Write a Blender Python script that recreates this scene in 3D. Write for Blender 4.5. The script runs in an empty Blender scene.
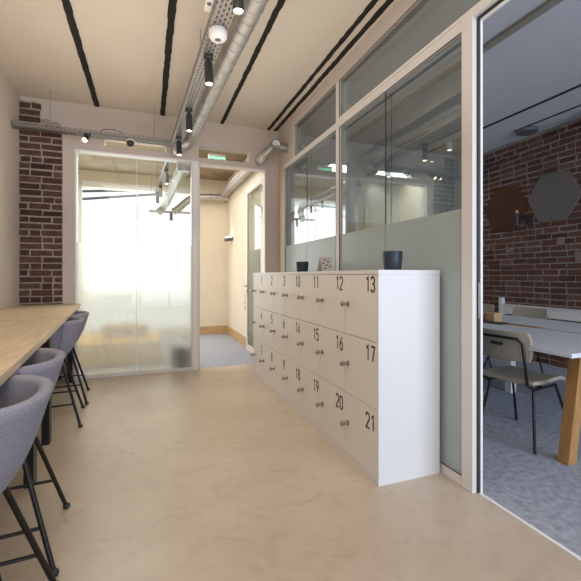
import bpy, bmesh, math, random
from math import pi, sin, cos, radians, sqrt, atan
from mathutils import Vector, Matrix
random.seed(7)
S = bpy.context.scene
col = S.collection

# ------------------------------------------------------------------ camera
CAM_H = 1.22
YAW = atan(142.5 / 385)
cd = bpy.data.cameras.new('camera'); cam = bpy.data.objects.new('camera', cd); col.objects.link(cam)
cam.location = (0, 0, CAM_H); cam.rotation_euler = (pi / 2, 0, -YAW)
cd.sensor_width = 36; cd.lens = 385 / 581 * 36; cd.shift_y = -15 / 581; cd.clip_start = .02
S.camera = cam
# ------------------------------------------------------------------ sky, exposure
W = bpy.data.worlds.new('world'); S.world = W; W.use_nodes = True
W.node_tree.nodes['Background'].inputs[0].default_value = (.93, .97, 1, 1)
W.node_tree.nodes['Background'].inputs[1].default_value = 1.25
S.view_settings.view_transform = 'Standard'; S.view_settings.look = 'None'
S.view_settings.gamma = 1; S.view_settings.exposure = .38; S.view_settings.use_curve_mapping = False

def area(name, loc, rot, sx, sy, power, color):
    l = bpy.data.lights.new(name, 'AREA'); l.shape = 'RECTANGLE'; l.size = sx; l.size_y = sy
    l.energy = power; l.color = color
    o = bpy.data.objects.new(name, l); col.objects.link(o); o.location = loc; o.rotation_euler = rot
    return o
COOL = (.66, .79, 1.0); WARM = (1.0, .89, .80); NEUT = (1.0, .96, .9)
# daylight through the street facade behind the camera (points +y)
area('daylight_facade_main', (.2, -2.75, 1.7), (pi / 2, 0, 0), 2.8, 2.6, 24, COOL)
area('daylight_facade_meeting', (3.4, -2.75, 1.6), (pi / 2, 0, 0), 3.2, 2.4, 140, COOL)
# daylight through the atrium glazing (points -y)
area('daylight_atrium', (-.2, 8.6, 1.9), (-pi / 2, 0, 0), 2.0, 2.0, 20, NEUT)
area('daylight_side_court', (2.6, 9.0, 1.9), (-pi / 2, 0, 0), 1.6, 2.0, 12, NEUT)
# fill lights added to brighten main room, atrium and corridor; no real fittings
area('fill_front', (-.1, .2, 3.12), (0, 0, 0), 1.6, 2.4, 31, WARM)  # added warm fill overhead, out of view, warms the locker fronts
area('fill_uplight', (.1, 2.4, 2.0), (pi, 0, 0), 2.2, 3.8, 25, WARM)  # added fill floating in mid-air, faces up to even out the ceiling
area('fill_atrium', (-.4, 5.87, 3.10), (0, 0, 0), 1.9, 1.25, 60, NEUT)  # added fill that brightens the bench and frosted glazing
area('fill_corridor', (1.1, 6.6, 3.15), (0, 0, 0), .5, 1.8, 9, WARM)  # added fill that brightens the corridor, no fitting there

# ------------------------------------------------------------------ materials
def newmat(name):
    m = bpy.data.materials.new(name); m.use_nodes = True
    nt = m.node_tree; b = nt.nodes['Principled BSDF']
    return m, nt, b
def N(nt, t, **kw):
    n = nt.nodes.new(t)
    for k, v in kw.items(): setattr(n, k, v)
    return n
def mat(name, c, rough=.5, metal=0, noise=0, scale=8, bump=0, bscale=None, c2=None, spec=None, detail=4, stretch=None):
    m, nt, b = newmat(name)
    b.inputs['Base Color'].default_value = (*c, 1); b.inputs['Roughness'].default_value = rough
    b.inputs['Metallic'].default_value = metal
    if spec is not None: b.inputs['Specular IOR Level'].default_value = spec
    tc = N(nt, 'ShaderNodeTexCoord'); mp = N(nt, 'ShaderNodeMapping')
    nt.links.new(tc.outputs['Object'], mp.inputs[0])
    if stretch: mp.inputs['Scale'].default_value = stretch
    if noise or c2:
        n = N(nt, 'ShaderNodeTexNoise'); n.inputs['Scale'].default_value = scale; n.inputs['Detail'].default_value = detail
        nt.links.new(mp.outputs[0], n.inputs['Vector'])
        r = N(nt, 'ShaderNodeValToRGB'); nt.links.new(n.outputs['Fac'], r.inputs[0])
        a = c; z = c2 if c2 else tuple(x * (1 - noise) for x in c)
        r.color_ramp.elements[0].position = .32; r.color_ramp.elements[1].position = .68
        r.color_ramp.elements[0].color = (*z, 1); r.color_ramp.elements[1].color = (*a, 1)
        nt.links.new(r.outputs[0], b.inputs['Base Color'])
    if bump:
        n2 = N(nt, 'ShaderNodeTexNoise'); n2.inputs['Scale'].default_value = bscale or scale; n2.inputs['Detail'].default_value = 6
        nt.links.new(mp.outputs[0], n2.inputs['Vector'])
        bp = N(nt, 'ShaderNodeBump'); bp.inputs['Strength'].default_value = bump; bp.inputs['Distance'].default_value = .01
        nt.links.new(n2.outputs['Fac'], bp.inputs['Height']); nt.links.new(bp.outputs[0], b.inputs['Normal'])
    return m
def emis(name, c, s):
    m, nt, b = newmat(name)
    b.inputs['Base Color'].default_value = (*c, 1)
    b.inputs['Emission Color'].default_value = (*c, 1); b.inputs['Emission Strength'].default_value = s
    return m
def glass_mat(name, tint=(.86, .9, .89), refl=.07):
    m, nt, b = newmat(name); out = nt.nodes['Material Output']; nt.nodes.remove(b)
    t = N(nt, 'ShaderNodeBsdfTransparent'); t.inputs[0].default_value = (*tint, 1)
    g = N(nt, 'ShaderNodeBsdfGlossy'); g.inputs['Roughness'].default_value = 0
    lw = N(nt, 'ShaderNodeLayerWeight'); lw.inputs[0].default_value = .5
    p = N(nt, 'ShaderNodeMath', operation='POWER'); p.inputs[1].default_value = 4
    a = N(nt, 'ShaderNodeMath', operation='MULTIPLY_ADD'); a.inputs[1].default_value = .75; a.inputs[2].default_value = refl
    mx = N(nt, 'ShaderNodeMixShader')
    nt.links.new(lw.outputs['Facing'], p.inputs[0]); nt.links.new(p.outputs[0], a.inputs[0]); nt.links.new(a.outputs[0], mx.inputs[0])
    nt.links.new(t.outputs[0], mx.inputs[1]); nt.links.new(g.outputs[0], mx.inputs[2]); nt.links.new(mx.outputs[0], out.inputs[0])
    return m
def frost_mat(name, c, trans=.35, rough=.35, tl=.5):
    # etched film: rough refraction + translucent + a little diffuse
    m, nt, b = newmat(name); out = nt.nodes['Material Output']; nt.nodes.remove(b)
    r = N(nt, 'ShaderNodeBsdfRefraction'); r.inputs[0].default_value = (*c, 1); r.inputs['Roughness'].default_value = rough; r.inputs['IOR'].default_value = 1.35
    t = N(nt, 'ShaderNodeBsdfTranslucent'); t.inputs[0].default_value = (*c, 1)
    d = N(nt, 'ShaderNodeBsdfPrincipled'); d.inputs['Base Color'].default_value = (*c, 1); d.inputs['Roughness'].default_value = .3
    m1 = N(nt, 'ShaderNodeMixShader'); m1.inputs[0].default_value = tl
    m2 = N(nt, 'ShaderNodeMixShader'); m2.inputs[0].default_value = trans
    nt.links.new(d.outputs[0], m1.inputs[1]); nt.links.new(t.outputs[0], m1.inputs[2])
    nt.links.new(m1.outputs[0], m2.inputs[1]); nt.links.new(r.outputs[0], m2.inputs[2])
    nt.links.new(m2.outputs[0], out.inputs[0])
    return m
def brick_mat(name, ramp):
    m, nt, b = newmat(name)
    at = N(nt, 'ShaderNodeAttribute'); at.attribute_name = 'shade'
    r = N(nt, 'ShaderNodeValToRGB'); nt.links.new(at.outputs['Fac'], r.inputs[0])
    els = r.color_ramp.elements
    els[0].color = (*ramp[0], 1); els[1].color = (*ramp[-1], 1)
    for i, c in enumerate(ramp[1:-1]): e = els.new((i + 1) / (len(ramp) - 1)); e.color = (*c, 1)
    n = N(nt, 'ShaderNodeTexNoise'); n.inputs['Scale'].default_value = 35; n.inputs['Detail'].default_value = 6
    tc = N(nt, 'ShaderNodeTexCoord'); nt.links.new(tc.outputs['Object'], n.inputs['Vector'])
    r2 = N(nt, 'ShaderNodeValToRGB'); r2.color_ramp.elements[0].position = .35; r2.color_ramp.elements[1].position = .7
    r2.color_ramp.elements[0].color = (.6, .55, .5, 1); r2.color_ramp.elements[1].color = (1.25, 1.2, 1.2, 1)
    nt.links.new(n.outputs['Fac'], r2.inputs[0])
    mx = N(nt, 'ShaderNodeMix', data_type='RGBA', blend_type='MULTIPLY'); mx.inputs[0].default_value = 1
    nt.links.new(r.outputs[0], mx.inputs[6]); nt.links.new(r2.outputs[0], mx.inputs[7]); nt.links.new(mx.outputs[2], b.inputs['Base Color'])
    bp = N(nt, 'ShaderNodeBump'); bp.inputs['Strength'].default_value = .7; bp.inputs['Distance'].default_value = .01
    nt.links.new(n.outputs['Fac'], bp.inputs['Height']); nt.links.new(bp.outputs[0], b.inputs['Normal'])
    b.inputs['Roughness'].default_value = .85
    return m
def wood_mat(name, c1, c2, stretch, rough=.45):
    return mat(name, c1, rough, c2=c2, scale=5, stretch=stretch, bump=.05, bscale=9)
def tray_mat(name):
    m, nt, b = newmat(name); out = nt.nodes['Material Output']
    b.inputs['Base Color'].default_value = (.27, .255, .235, 1); b.inputs['Metallic'].default_value = .6; b.inputs['Roughness'].default_value = .45
    uv = N(nt, 'ShaderNodeUVMap'); sp = N(nt, 'ShaderNodeSeparateXYZ'); nt.links.new(uv.outputs[0], sp.inputs[0])
    def M(op, a, bb=None, c=None):
        n = N(nt, 'ShaderNodeMath', operation=op)
        for i, v in enumerate((a, bb, c)):
            if v is None: continue
            if isinstance(v, (int, float)): n.inputs[i].default_value = v
            else: nt.links.new(v, n.inputs[i])
        return n.outputs[0]
    # slots 28 x 8 mm on a 50 x 26 mm pitch (u along the tray in metres, v across)
    row = M('FLOOR', M('DIVIDE', sp.outputs[1], .026))
    off = M('MULTIPLY', M('MODULO', row, 2), .5)
    fu = M('ABSOLUTE', M('SUBTRACT', M('FRACT', M('ADD', M('DIVIDE', sp.outputs[0], .05), off)), .5))
    fv = M('ABSOLUTE', M('SUBTRACT', M('FRACT', M('DIVIDE', sp.outputs[1], .026)), .5))
    hole = M('MULTIPLY', M('LESS_THAN', fu, .27), M('LESS_THAN', fv, .19))
    t = N(nt, 'ShaderNodeBsdfTransparent'); mx = N(nt, 'ShaderNodeMixShader')
    nt.links.new(hole, mx.inputs[0]); nt.links.new(b.outputs[0], mx.inputs[1]); nt.links.new(t.outputs[0], mx.inputs[2]); nt.links.new(mx.outputs[0], out.inputs[0])
    return m
M_ = dict(
    plaster=mat('plaster', (.60, .52, .46), .9, noise=.05, scale=3, bump=.06, bscale=40),
    plaster_left=mat('plaster_left', (.62, .54, .45), .9, noise=.05, scale=2.5, bump=.06, bscale=40),
    ceiling=mat('ceiling_paint', (.62, .55, .455), .95, noise=.05, scale=2, bump=.05, bscale=30),
    meet_ceiling=mat('meeting_ceiling_paint', (.52, .52, .55), .95, noise=.03, scale=2),
    meet_wall=mat('meeting_wall_paint', (.5, .5, .49), .9, noise=.04, scale=2),
    cream=mat('cream_paint', (.76, .69, .56), .9, noise=.04, scale=2),
    corr_ceiling=mat('raw_board', (.33, .24, .15), .9, noise=.3, scale=4),
    soffit=mat('raw_concrete', (.50, .43, .32), .9, noise=.25, scale=3, detail=8, bump=.1, bscale=12),
    beamdark=mat('dark_joint', (.014, .011, .008), .95, noise=.5, scale=20, bump=.5, bscale=30),
    beamtan=mat('tan_joint', (.25, .22, .18), .8),
    joinery=mat('painted_joinery', (.70, .67, .64), .45),
    white=mat('white_lacquer', (.80, .79, .78), .4),
    blackseal=mat('black_rubber', (.02, .025, .03), .6),
    locker=mat('locker_laminate', (.70, .70, .71), .42),
    lockerdoor=mat('locker_door_laminate', (.76, .71, .67), .45),
    ink=mat('number_ink', (.025, .022, .02), .6),
    chrome=mat('chrome', (.42, .40, .38), .25, 1),
    steel=mat('galvanised_steel', (.50, .48, .445), .46, .85, noise=.25, scale=14),
    blackmetal=mat('black_metal', (.014, .013, .013), .4, .3),
    black=mat('black_plastic', (.02, .02, .022), .45),
    whiteplastic=mat('white_plastic', (.75, .73, .71), .4),
    oak=wood_mat('oak_top', (.68, .55, .38), (.56, .43, .28), (7, .8, 7)),
    oakedge=wood_mat('oak_edge', (.62, .43, .25), (.5, .34, .19), (7, .8, 30)),
    ply=wood_mat('plywood', (.58, .38, .19), (.46, .29, .14), (1, 1, 8)),
    tableleg=wood_mat('oak_leg', (.42, .23, .08), (.33, .17, .055), (9, 9, 1.2)),
    fabric=mat('heather_grey_felt', (.36, .36, .42), .95, c2=(.17, .175, .225), scale=420, detail=1, bump=.25, bscale=500),
    seam=mat('felt_seam', (.10, .10, .15), .95),
    pot=mat('navy_ceramic', (.018, .03, .05), .45),
    tabletop=mat('white_table_laminate', (.66, .68, .74), .35),
    taupe=mat('taupe_upholstery', (.36, .32, .26), .8, noise=.15, scale=60, bump=.1, bscale=120),
    hexrust=mat('rust_felt', (.075, .030, .011), .95, noise=.12, scale=120),
    hexgrey=mat('grey_felt', (.15, .13, .118), .95, noise=.12, scale=120),
    mortar=mat('mortar', (.44, .37, .30), .95, noise=.3, scale=30, bump=.6, bscale=50),
    mortar_meet=mat('mortar_meeting', (.31, .26, .23), .95, noise=.4, scale=20, bump=.6, bscale=50),
    brickA=brick_mat('brick_pier', [(.045, .022, .015), (.09, .045, .028), (.13, .07, .045), (.07, .035, .03)]),
    brickB=brick_mat('brick_wall', [(.062, .028, .018), (.135, .056, .036), (.09, .038, .025), (.17, .09, .065)]),
    yellow=mat('yellow_upholstery', (.90, .46, .03), .9),
    brownbox=mat('brown_board', (.40, .20, .10), .8),
    bin=mat('charcoal_plastic', (.035, .04, .045), .5),
    paper=mat('white_card', (.55, .50, .46), .7),
    screen=mat('grey_plastic', (.1, .1, .11), .5),
    box=mat('kraft_board', (.50, .33, .17), .8, noise=.2, scale=30),
    plate=mat('faceplate', (.22, .14, .13), .5),
    exitgreen=emis('exit_sign_green', (.35, 1, .6), .9),
    lampglow=emis('lamp_glow', (1, .82, .55), 14),
    lampglow_cool=emis('downlight_glow', (1, .95, .85), 4),
    glass=glass_mat('clear_glass', (.90, .93, .92), .04),
    glass_part=glass_mat('partition_glass', (.84, .87, .86), .15),
    frost=frost_mat('etched_glass', (.93, .935, .91), .56, .27, .85),
    frost_part=frost_mat('etched_partition_glass', (.54, .62, .62), .03, .4, .30),
    tray=tray_mat('perforated_tray'),
)
def floor_mat():
    m, nt, b = newmat('polished_screed')
    tc = N(nt, 'ShaderNodeTexCoord')
    n1 = N(nt, 'ShaderNodeTexNoise'); n1.inputs['Scale'].default_value = 1.1; n1.inputs['Detail'].default_value = 7; n1.inputs['Roughness'].default_value = .62
    n2 = N(nt, 'ShaderNodeTexNoise'); n2.inputs['Scale'].default_value = 6; n2.inputs['Detail'].default_value = 5; n2.inputs['Distortion'].default_value = 1.5
    for n in (n1, n2): nt.links.new(tc.outputs['Object'], n.inputs['Vector'])
    r = N(nt, 'ShaderNodeValToRGB'); e = r.color_ramp.elements
    e[0].position = .3; e[0].color = (.43, .345, .26, 1); e[1].position = .72; e[1].color = (.56, .475, .38, 1)
    nt.links.new(n1.outputs['Fac'], r.inputs[0])
    r2 = N(nt, 'ShaderNodeValToRGB'); e = r2.color_ramp.elements
    e[0].position = .25; e[0].color = (.86, .85, .84, 1); e[1].position = .5; e[1].color = (1, 1, 1, 1)
    nt.links.new(n2.outputs['Fac'], r2.inputs[0])
    mx = N(nt, 'ShaderNodeMix', data_type='RGBA', blend_type='MULTIPLY'); mx.inputs[0].default_value = 1
    nt.links.new(r.outputs[0], mx.inputs[6]); nt.links.new(r2.outputs[0], mx.inputs[7]); nt.links.new(mx.outputs[2], b.inputs['Base Color'])
    mr = N(nt, 'ShaderNodeMapRange'); mr.inputs[3].default_value = .22; mr.inputs[4].default_value = .42
    nt.links.new(n2.outputs['Fac'], mr.inputs[0]); nt.links.new(mr.outputs[0], b.inputs['Roughness'])
    bp = N(nt, 'ShaderNodeBump'); bp.inputs['Strength'].default_value = .04; nt.links.new(n2.outputs['Fac'], bp.inputs['Height']); nt.links.new(bp.outputs[0], b.inputs['Normal'])
    return m
M_['floor'] = floor_mat()
M_['carpet'] = mat('blue_grey_carpet', (.46, .48, .55), 1, c2=(.30, .315, .37), scale=26, detail=10, bump=.8, bscale=300, spec=.1)

# ------------------------------------------------------------------ mesh builder
class MB:
    def __init__(s): s.bm = bmesh.new()
    def box(s, x0, x1, y0, y1, z0, z1, M=None, shade=None):
        vs = [s.bm.verts.new(v) for v in ((x0, y0, z0), (x1, y0, z0), (x1, y1, z0), (x0, y1, z0), (x0, y0, z1), (x1, y0, z1), (x1, y1, z1), (x0, y1, z1))]
        fs = [s.bm.faces.new([vs[i] for i in f]) for f in ((3, 2, 1, 0), (4, 5, 6, 7), (0, 1, 5, 4), (1, 2, 6, 5), (2, 3, 7, 6), (3, 0, 4, 7))]
        if M: bmesh.ops.transform(s.bm, matrix=M, verts=vs)
        if shade is not None:
            L = s.bm.faces.layers.float.get('shade') or s.bm.faces.layers.float.new('shade')
            for f in fs: f[L] = shade
        return vs
    def prism(s, pts, axis, a, b):
        # polygon pts (2d) extruded along axis from a to b
        def P(p, t):
            return {'x': (t, p[0], p[1]), 'y': (p[0], t, p[1]), 'z': (p[0], p[1], t)}[axis]
        A = [s.bm.verts.new(P(p, a)) for p in pts]; B = [s.bm.verts.new(P(p, b)) for p in pts]
        n = len(pts); s.bm.faces.new(A[::-1]); s.bm.faces.new(B)
        for i in range(n): s.bm.faces.new((A[i], A[(i + 1) % n], B[(i + 1) % n], B[i]))
    def tube(s, pts, r, seg=12, cap=True, radii=None):
        pts = [Vector(p) for p in pts]; rings = []
        up = None
        for i, p in enumerate(pts):
            d = (pts[min(i + 1, len(pts) - 1)] - pts[max(i - 1, 0)]).normalized()
            if up is None:
                up = Vector((0, 0, 1)) if abs(d.z) < .9 else Vector((1, 0, 0))
            a = (up - d * up.dot(d)).normalized(); b = d.cross(a); up = a
            rr = radii[i] if radii else r
            rings.append([s.bm.verts.new(p + (a * cos(t) + b * sin(t)) * rr) for t in [2 * pi * k / seg for k in range(seg)]])
        for i in range(len(rings) - 1):
            for k in range(seg):
                s.bm.faces.new((rings[i][k], rings[i][(k + 1) % seg], rings[i + 1][(k + 1) % seg], rings[i + 1][k]))
        if cap: s.bm.faces.new(rings[0][::-1]); s.bm.faces.new(rings[-1])
    def lathe(s, prof, c=(0, 0, 0), seg=32, axis=None):
        # prof: (r, z) list; axis: direction vector
        R = Vector((0, 0, 1)).rotation_difference(Vector(axis)).to_matrix() if axis else Matrix.Identity(3)
        c = Vector(c); rings = []
        for r, z in prof:
            if r < 1e-6: rings.append([s.bm.verts.new(c + R @ Vector((0, 0, z)))])
            else: rings.append([s.bm.verts.new(c + R @ Vector((r * cos(t), r * sin(t), z))) for t in [2 * pi * k / seg for k in range(seg)]])
        for A, B in zip(rings, rings[1:]):
            for k in range(seg):
                k2 = (k + 1) % seg
                vs = [A[k % len(A)], A[k2 % len(A)], B[k2 % len(B)], B[k % len(B)]]
                u = []
                for v in vs:
                    if v not in u: u.append(v)
                if len(u) > 2:
                    try: s.bm.faces.new(u)
                    except ValueError: pass
    def build(s, name, m, parent=None, bevel=0, smooth=False, seg=2, sub=0):
        bm = s.bm
        off = Vector((0, 0, 0)); p = parent
        while p: off += Vector(p.location); p = p.parent
        for v in bm.verts: v.co -= off
        bmesh.ops.recalc_face_normals(bm, faces=bm.faces)
        me = bpy.data.meshes.new(name); bm.to_mesh(me); bm.free()
        me.materials.append(M_[m] if isinstance(m, str) else m)
        o = bpy.data.objects.new(name, me); col.objects.link(o)
        if parent: o.parent = parent
        if smooth:
            for f in me.polygons: f.use_smooth = True
            if smooth != 'all':
                me.set_sharp_from_angle(angle=radians(40))
        if bevel:
            b = o.modifiers.new('bevel', 'BEVEL'); b.width = bevel; b.segments = seg; b.limit_method = 'ANGLE'
        if sub:
            b = o.modifiers.new('sub', 'SUBSURF'); b.levels = sub; b.render_levels = sub
        return o
def box(name, m, x0, x1, y0, y1, z0, z1, parent=None, bevel=0):
    b = MB(); b.box(x0, x1, y0, y1, z0, z1); return b.build(name, m, parent, bevel)
def thing(name, label, cat, loc=(0, 0, 0), group=None):
    o = bpy.data.objects.new(name, None); col.objects.link(o); o.location = loc; o.empty_display_size = .1
    o['label'] = label; o['category'] = cat
    if group: o['group'] = group
    return o
def tag(o, label, cat, group=None):
    o['label'] = label; o['category'] = cat
    if group: o['group'] = group
    return o
def struct(o, label=None):
    o['kind'] = 'structure'
    if label: o['label'] = label
    return o
def kids(o): return [c for c in col.objects if c.parent == o]
def copy_tree(o, parent=None):
    c = o.copy(); col.objects.link(c); c.parent = parent
    for ch in kids(o): copy_tree(ch, c)
    return c
def wall_xz(x0, x1, z0, z1, y0, y1, holes):
    xs = sorted({x0, x1, *[h[0] for h in holes], *[h[1] for h in holes]}); zs = sorted({z0, z1, *[h[2] for h in holes], *[h[3] for h in holes]})
    b = MB()
    for xa, xb in zip(xs, xs[1:]):
        run = None
        for za, zb in zip(zs, zs[1:]):
            cx, cz = (xa + xb) / 2, (za + zb) / 2
            if any(h[0] < cx < h[1] and h[2] < cz < h[3] for h in holes):
                if run: b.box(xa, xb, y0, y1, *run)
                run = None
            else: run = [run[0], zb] if run else [za, zb]
        if run: b.box(xa, xb, y0, y1, *run)
    return b

CEIL = 3.23; BW = 5.09; BT = 5.21; XL = -1.35; XP = 1.72; XB = 5.15; YF = -2.5
# ------------------------------------------------------------------ shell
struct(box('floor', 'floor', XL, 1.735, YF, 5.16, -.08, 0))
struct(box('floor', 'carpet', 1.755, XB + .1, YF, 5.16, -.08, -.001))
struct(box('floor', 'carpet', -2.2, 1.7, 5.16, 8.35, -.08, -.001))
struct(box('trim_1', 'white', 1.735, 1.755, YF, 5.16, -.08, .002))
struct(box('ceiling', 'ceiling', XL - .1, 1.79, YF, BT, CEIL, CEIL + .12))
struct(box('ceiling', 'meet_ceiling', 1.79, XB + .2, YF, BT, CEIL, CEIL + .12))
struct(box('wall_left', 'plaster_left', XL - .12, XL, YF, BT, 0, CEIL))
b = wall_xz(XL, 1.79, 0, CEIL, BW, BT, [(-.80, .54, -1, 2.70), (-.49, .21, 2.77, 2.865), (.615, 1.52, -1, 2.68), (.615, 1.29, 2.75, 2.895)])
struct(b.build('wall_back', 'plaster'))
b = wall_xz(1.79, XB + .2, 0, CEIL, BW + .03, BT, [(1.90, 2.74, -1, 2.33)])
struct(b.build('wall_back', 'meet_wall'))
# street facade behind the camera
b = wall_xz(XL - .12, XB + .2, 0, CEIL, YF - .15, YF, [(-1.1, 1.5, .25, 3.0), (1.95, 4.95, .25, 3.0)])
struct(b.build('wall_front', 'plaster'))
b = MB()
for x in (-.23, .63): b.box(x - .025, x + .025, YF - .1, YF - .05, .25, 3.0)
for x in (2.95, 3.95): b.box(x - .025, x + .025, YF - .1, YF - .05, .25, 3.0)
b.box(-1.1, 1.5, YF - .1, YF - .05, 2.3, 2.35); b.box(1.95, 4.95, YF - .1, YF - .05, 2.3, 2.35)
struct(b.build('window_5', 'black'))

# ceiling joints: ragged dark slots running front to back
def joint(name, m, x, w, y0, y1, z0=CEIL - .008, rag=.004):
    n = int((y1 - y0) / .05); L = []; R = []
    for i in range(n + 1):
        y = y0 + (y1 - y0) * i / n
        L.append((x - w / 2 + random.uniform(-rag, rag), y)); R.append((x + w / 2 + random.uniform(-rag, rag), y))
    b = MB(); b.prism(L + R[::-1], 'z', z0, CEIL + .0)
    return struct(b.build(name, m))
joint('trim_2', 'beamdark', -.565, .055, YF, 5.08)
joint('trim_3', 'beamdark', .17, .055, YF, 5.08)
joint('trim_4', 'beamdark', .915, .045, YF, 5.08)
joint('trim_5', 'beamdark', 1.555, .04, YF, 5.08)
joint('trim_6', 'beamdark', 1.655, .045, YF, 5.08)
joint('trim_7', 'beamtan', 2.77, .07, YF, 5.1, CEIL - .03, .001)
joint('trim_8', 'beamdark', 3.65, .03, 4.35, 5.1, rag=.002)
joint('trim_9', 'beamdark', 4.28, .04, YF, 5.1, rag=.002)
joint('trim_10', 'beamdark', 4.78, .03, YF, 3.95, rag=.002)

# ------------------------------------------------------------------ brickwork
def bricks(nm, m, mm, plane, u0, u1, z0, z1, face, course=.0755, L=.225, keep=None, jit=.003, pro=.006):
    # plane 'y': wall faces -y at y=face ; plane 'x': wall faces -x at x=face
    b = MB(); bk = MB(); z = z0; k = 0
    sh = bk.bm.faces.layers.float.new('shade')
    while z < z1 - .02:
        u = u0 - (0 if k % 2 else L / 2) - random.uniform(0, .03)
        while u < u1:
            l = L if random.random() < .75 else L / 2
            a, c = max(u + .008, u0), min(u + l - .008, u1); zt = min(z + course - .017, z1)
            if c - a > .03 and (keep is None or keep((a + c) / 2, (z + zt) / 2)):
                if random.random() > .004:
                    d = pro + random.uniform(-jit, jit); s_ = random.random()
                    j = [random.uniform(-.0035, .0035) for _ in range(4)]
                    vs = bk.box(a + j[0], c + j[1], face - d, face + (.0035 if plane == 'y' else .03), z + j[2], zt + j[3], shade=s_) if plane == 'y' else \
                         bk.box(face - d, face + .03, a + j[0], c + j[1], z + j[2], zt + j[3], shade=s_)
                    for v in vs: v.co += Vector([random.uniform(-.0035, .0035) * (1 if (i != (1 if plane == 'y' else 0) or v.co[i] < face) else 0) for i in range(3)])
            u += l
        z += course; k += 1
    return bk
pier_keep = lambda x, z: z < 2.94 or (z < 3.2 and x < -1.15 + .02 * sin(z * 40)) 
p = thing('brick_pier', 'dark brick strip exposed in the plaster at the left end of the back wall', 'brick pier', (-1.13, BW, 0))
bricks('bricks', 'brickA', 'mortar', 'y', XL + .004, -.93, .01, 3.2, BW - .004, keep=pier_keep).build('bricks', 'brickA', p, bevel=.004, seg=1)
b = MB()
pts = [(XL, 0), (-.925, 0), (-.925, 1.0), (-.93, 2.0), (-.925, 2.6), (-.93, 2.93), (-.97, 2.99), (-1.03, 2.98), (-1.08, 3.01), (-1.14, 3.0), (-1.16, 3.06), (-1.13, 3.11), (-1.15, 3.17), (-1.22, 3.19), (-1.29, 3.17), (XL, 3.21)]
b.prism(pts, 'y', BW - .003, BW - .0003); b.build('mortar', 'mortar', p)
p = struct(box('wall_right', 'mortar_meet', XB, XB + .2, YF, BT, 0, CEIL))
bk = bricks('bricks', 'brickB', 'mortar_meet', 'x', .0, BW, 0.0, 3.215, XB, course=.082)
o = bk.build('bricks', 'brickB', p, bevel=.004, seg=1)

# ------------------------------------------------------------------ back glazing (window_1)
w = struct(box('window_1', 'joinery', -.80, .54, BW + .0, BT, 0, .035))
fr = MB()
fr.box(-.80, -.785, BW - .006, BT, .035, 2.70); fr.box(.525, .54, BW - .006, BT, .035, 2.70); fr.box(-.785, .525, BW - .006, BT, 2.685, 2.70)
fr.build('window_frame', 'white', w)
box('pane', 'glass', -.785, -.131, BW + .05, BW + .056, .035, 2.685, w)
box('pane', 'glass', -.129, .525, BW + .05, BW + .056, .035, 2.685, w)
box('glass_joint', 'white', -.1325, -.1275, BW + .049, BW + .057, .035, 2.685, w)
box('frosted_film', 'frost', -.785, -.1325, BW + .058, BW + .062, .035, 1.61, w)
box('frosted_film', 'frost', -.1275, .525, BW + .058, BW + .062, .035, 1.61, w)
w = struct(box('window_2', 'glass', .615, 1.29, BW + .05, BW + .056, 2.75, 2.895))
w = struct(box('window_3', 'glass', -.49, .21, BW + .05, BW + .056, 2.77, 2.865))
b = MB(); b.box(.615, .63, BW - .004, BT, 0, 2.68); b.box(1.505, 1.52, BW - .004, BT, 0, 2.68); b.box(.63, 1.505, BW - .004, BT, 2.665, 2.68)
df = struct(b.build('trim_11', 'joinery'))
struct(box('trim_12', 'white', .545, .612, BW - .003, BW, 0, 2.70))

# ------------------------------------------------------------------ atrium & corridor beyond
YE = 8.15
b = wall_xz(-2.2, 1.7, 0, CEIL, YE, YE + .15, [(-1.18, .86, .08, 2.89)])
struct(b.build('wall_back', 'cream'))
struct(box('wall_left', 'cream', -1.6, -1.45, BT, YE, 0, CEIL))
struct(box('ceiling', 'soffit', -2.2, .75, BT, YE + .1, CEIL - .02, CEIL + .1))
struct(box('ceiling', 'corr_ceiling', .75, 1.7, BT, YE + .1, CEIL, CEIL + .1))
struct(box('wall_right', 'cream', 1.58, 1.72, BT, YE, 0, CEIL))
struct(box('trim_13', 'soffit', -1.45, 1.58, 6.7, 6.82, 3.10, CEIL - .02))
struct(box('baseboard_back', 'ply', -1.6, 1.56, YE - .02, YE, 0, .16))
struct(box('baseboard_right', 'ply', 1.56, 1.58, 6.15, YE - .02, 0, .16))
b = MB()
b.box(-1.26, -1.16, YE - .05, YE, 0, 2.9); b.box(-1.16, .86, YE - .04, YE, 2.89, 3.0)
for x in (-.2,): b.box(x - .01, x + .01, YE + .05, YE + .08, .08, 2.89)
struct(b.build('window_4', 'white'))
# glass roof bars of the courtyard
for i, (z0, z1, x1) in enumerate(((3.25, 3.45, -.1), (3.05, 3.4, .3))):
    b = MB(); b.tube([(-1.9, 9.4, z0 - .25), (x1, 9.6, z1 - .25)], .03, 8)
    struct(b.build('trim_%d' % (14 + i), 'screen'))
# side court behind meeting room
b = MB()
b.box(1.82, 3.6, 9.6, 9.7, 0, 3.4); struct(b.build('wall_back', 'white'))
b = MB()
b.tube([(1.85, 6.2, 2.05), (2.9, 6.2, 2.55)], .035, 8); b.tube([(1.85, 6.2, 1.95), (2.9, 6.25, 2.42)], .018, 8)
for t in (.2, .4, .6, .8): b.tube([(1.85 + 1.05 * t, 6.2, 2.05 + .5 * t), (1.85 + 1.05 * t + .15, 6.2, 1.95 + .47 * t + .02)], .012, 6)
struct(b.build('trim_16', 'screen'))

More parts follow.
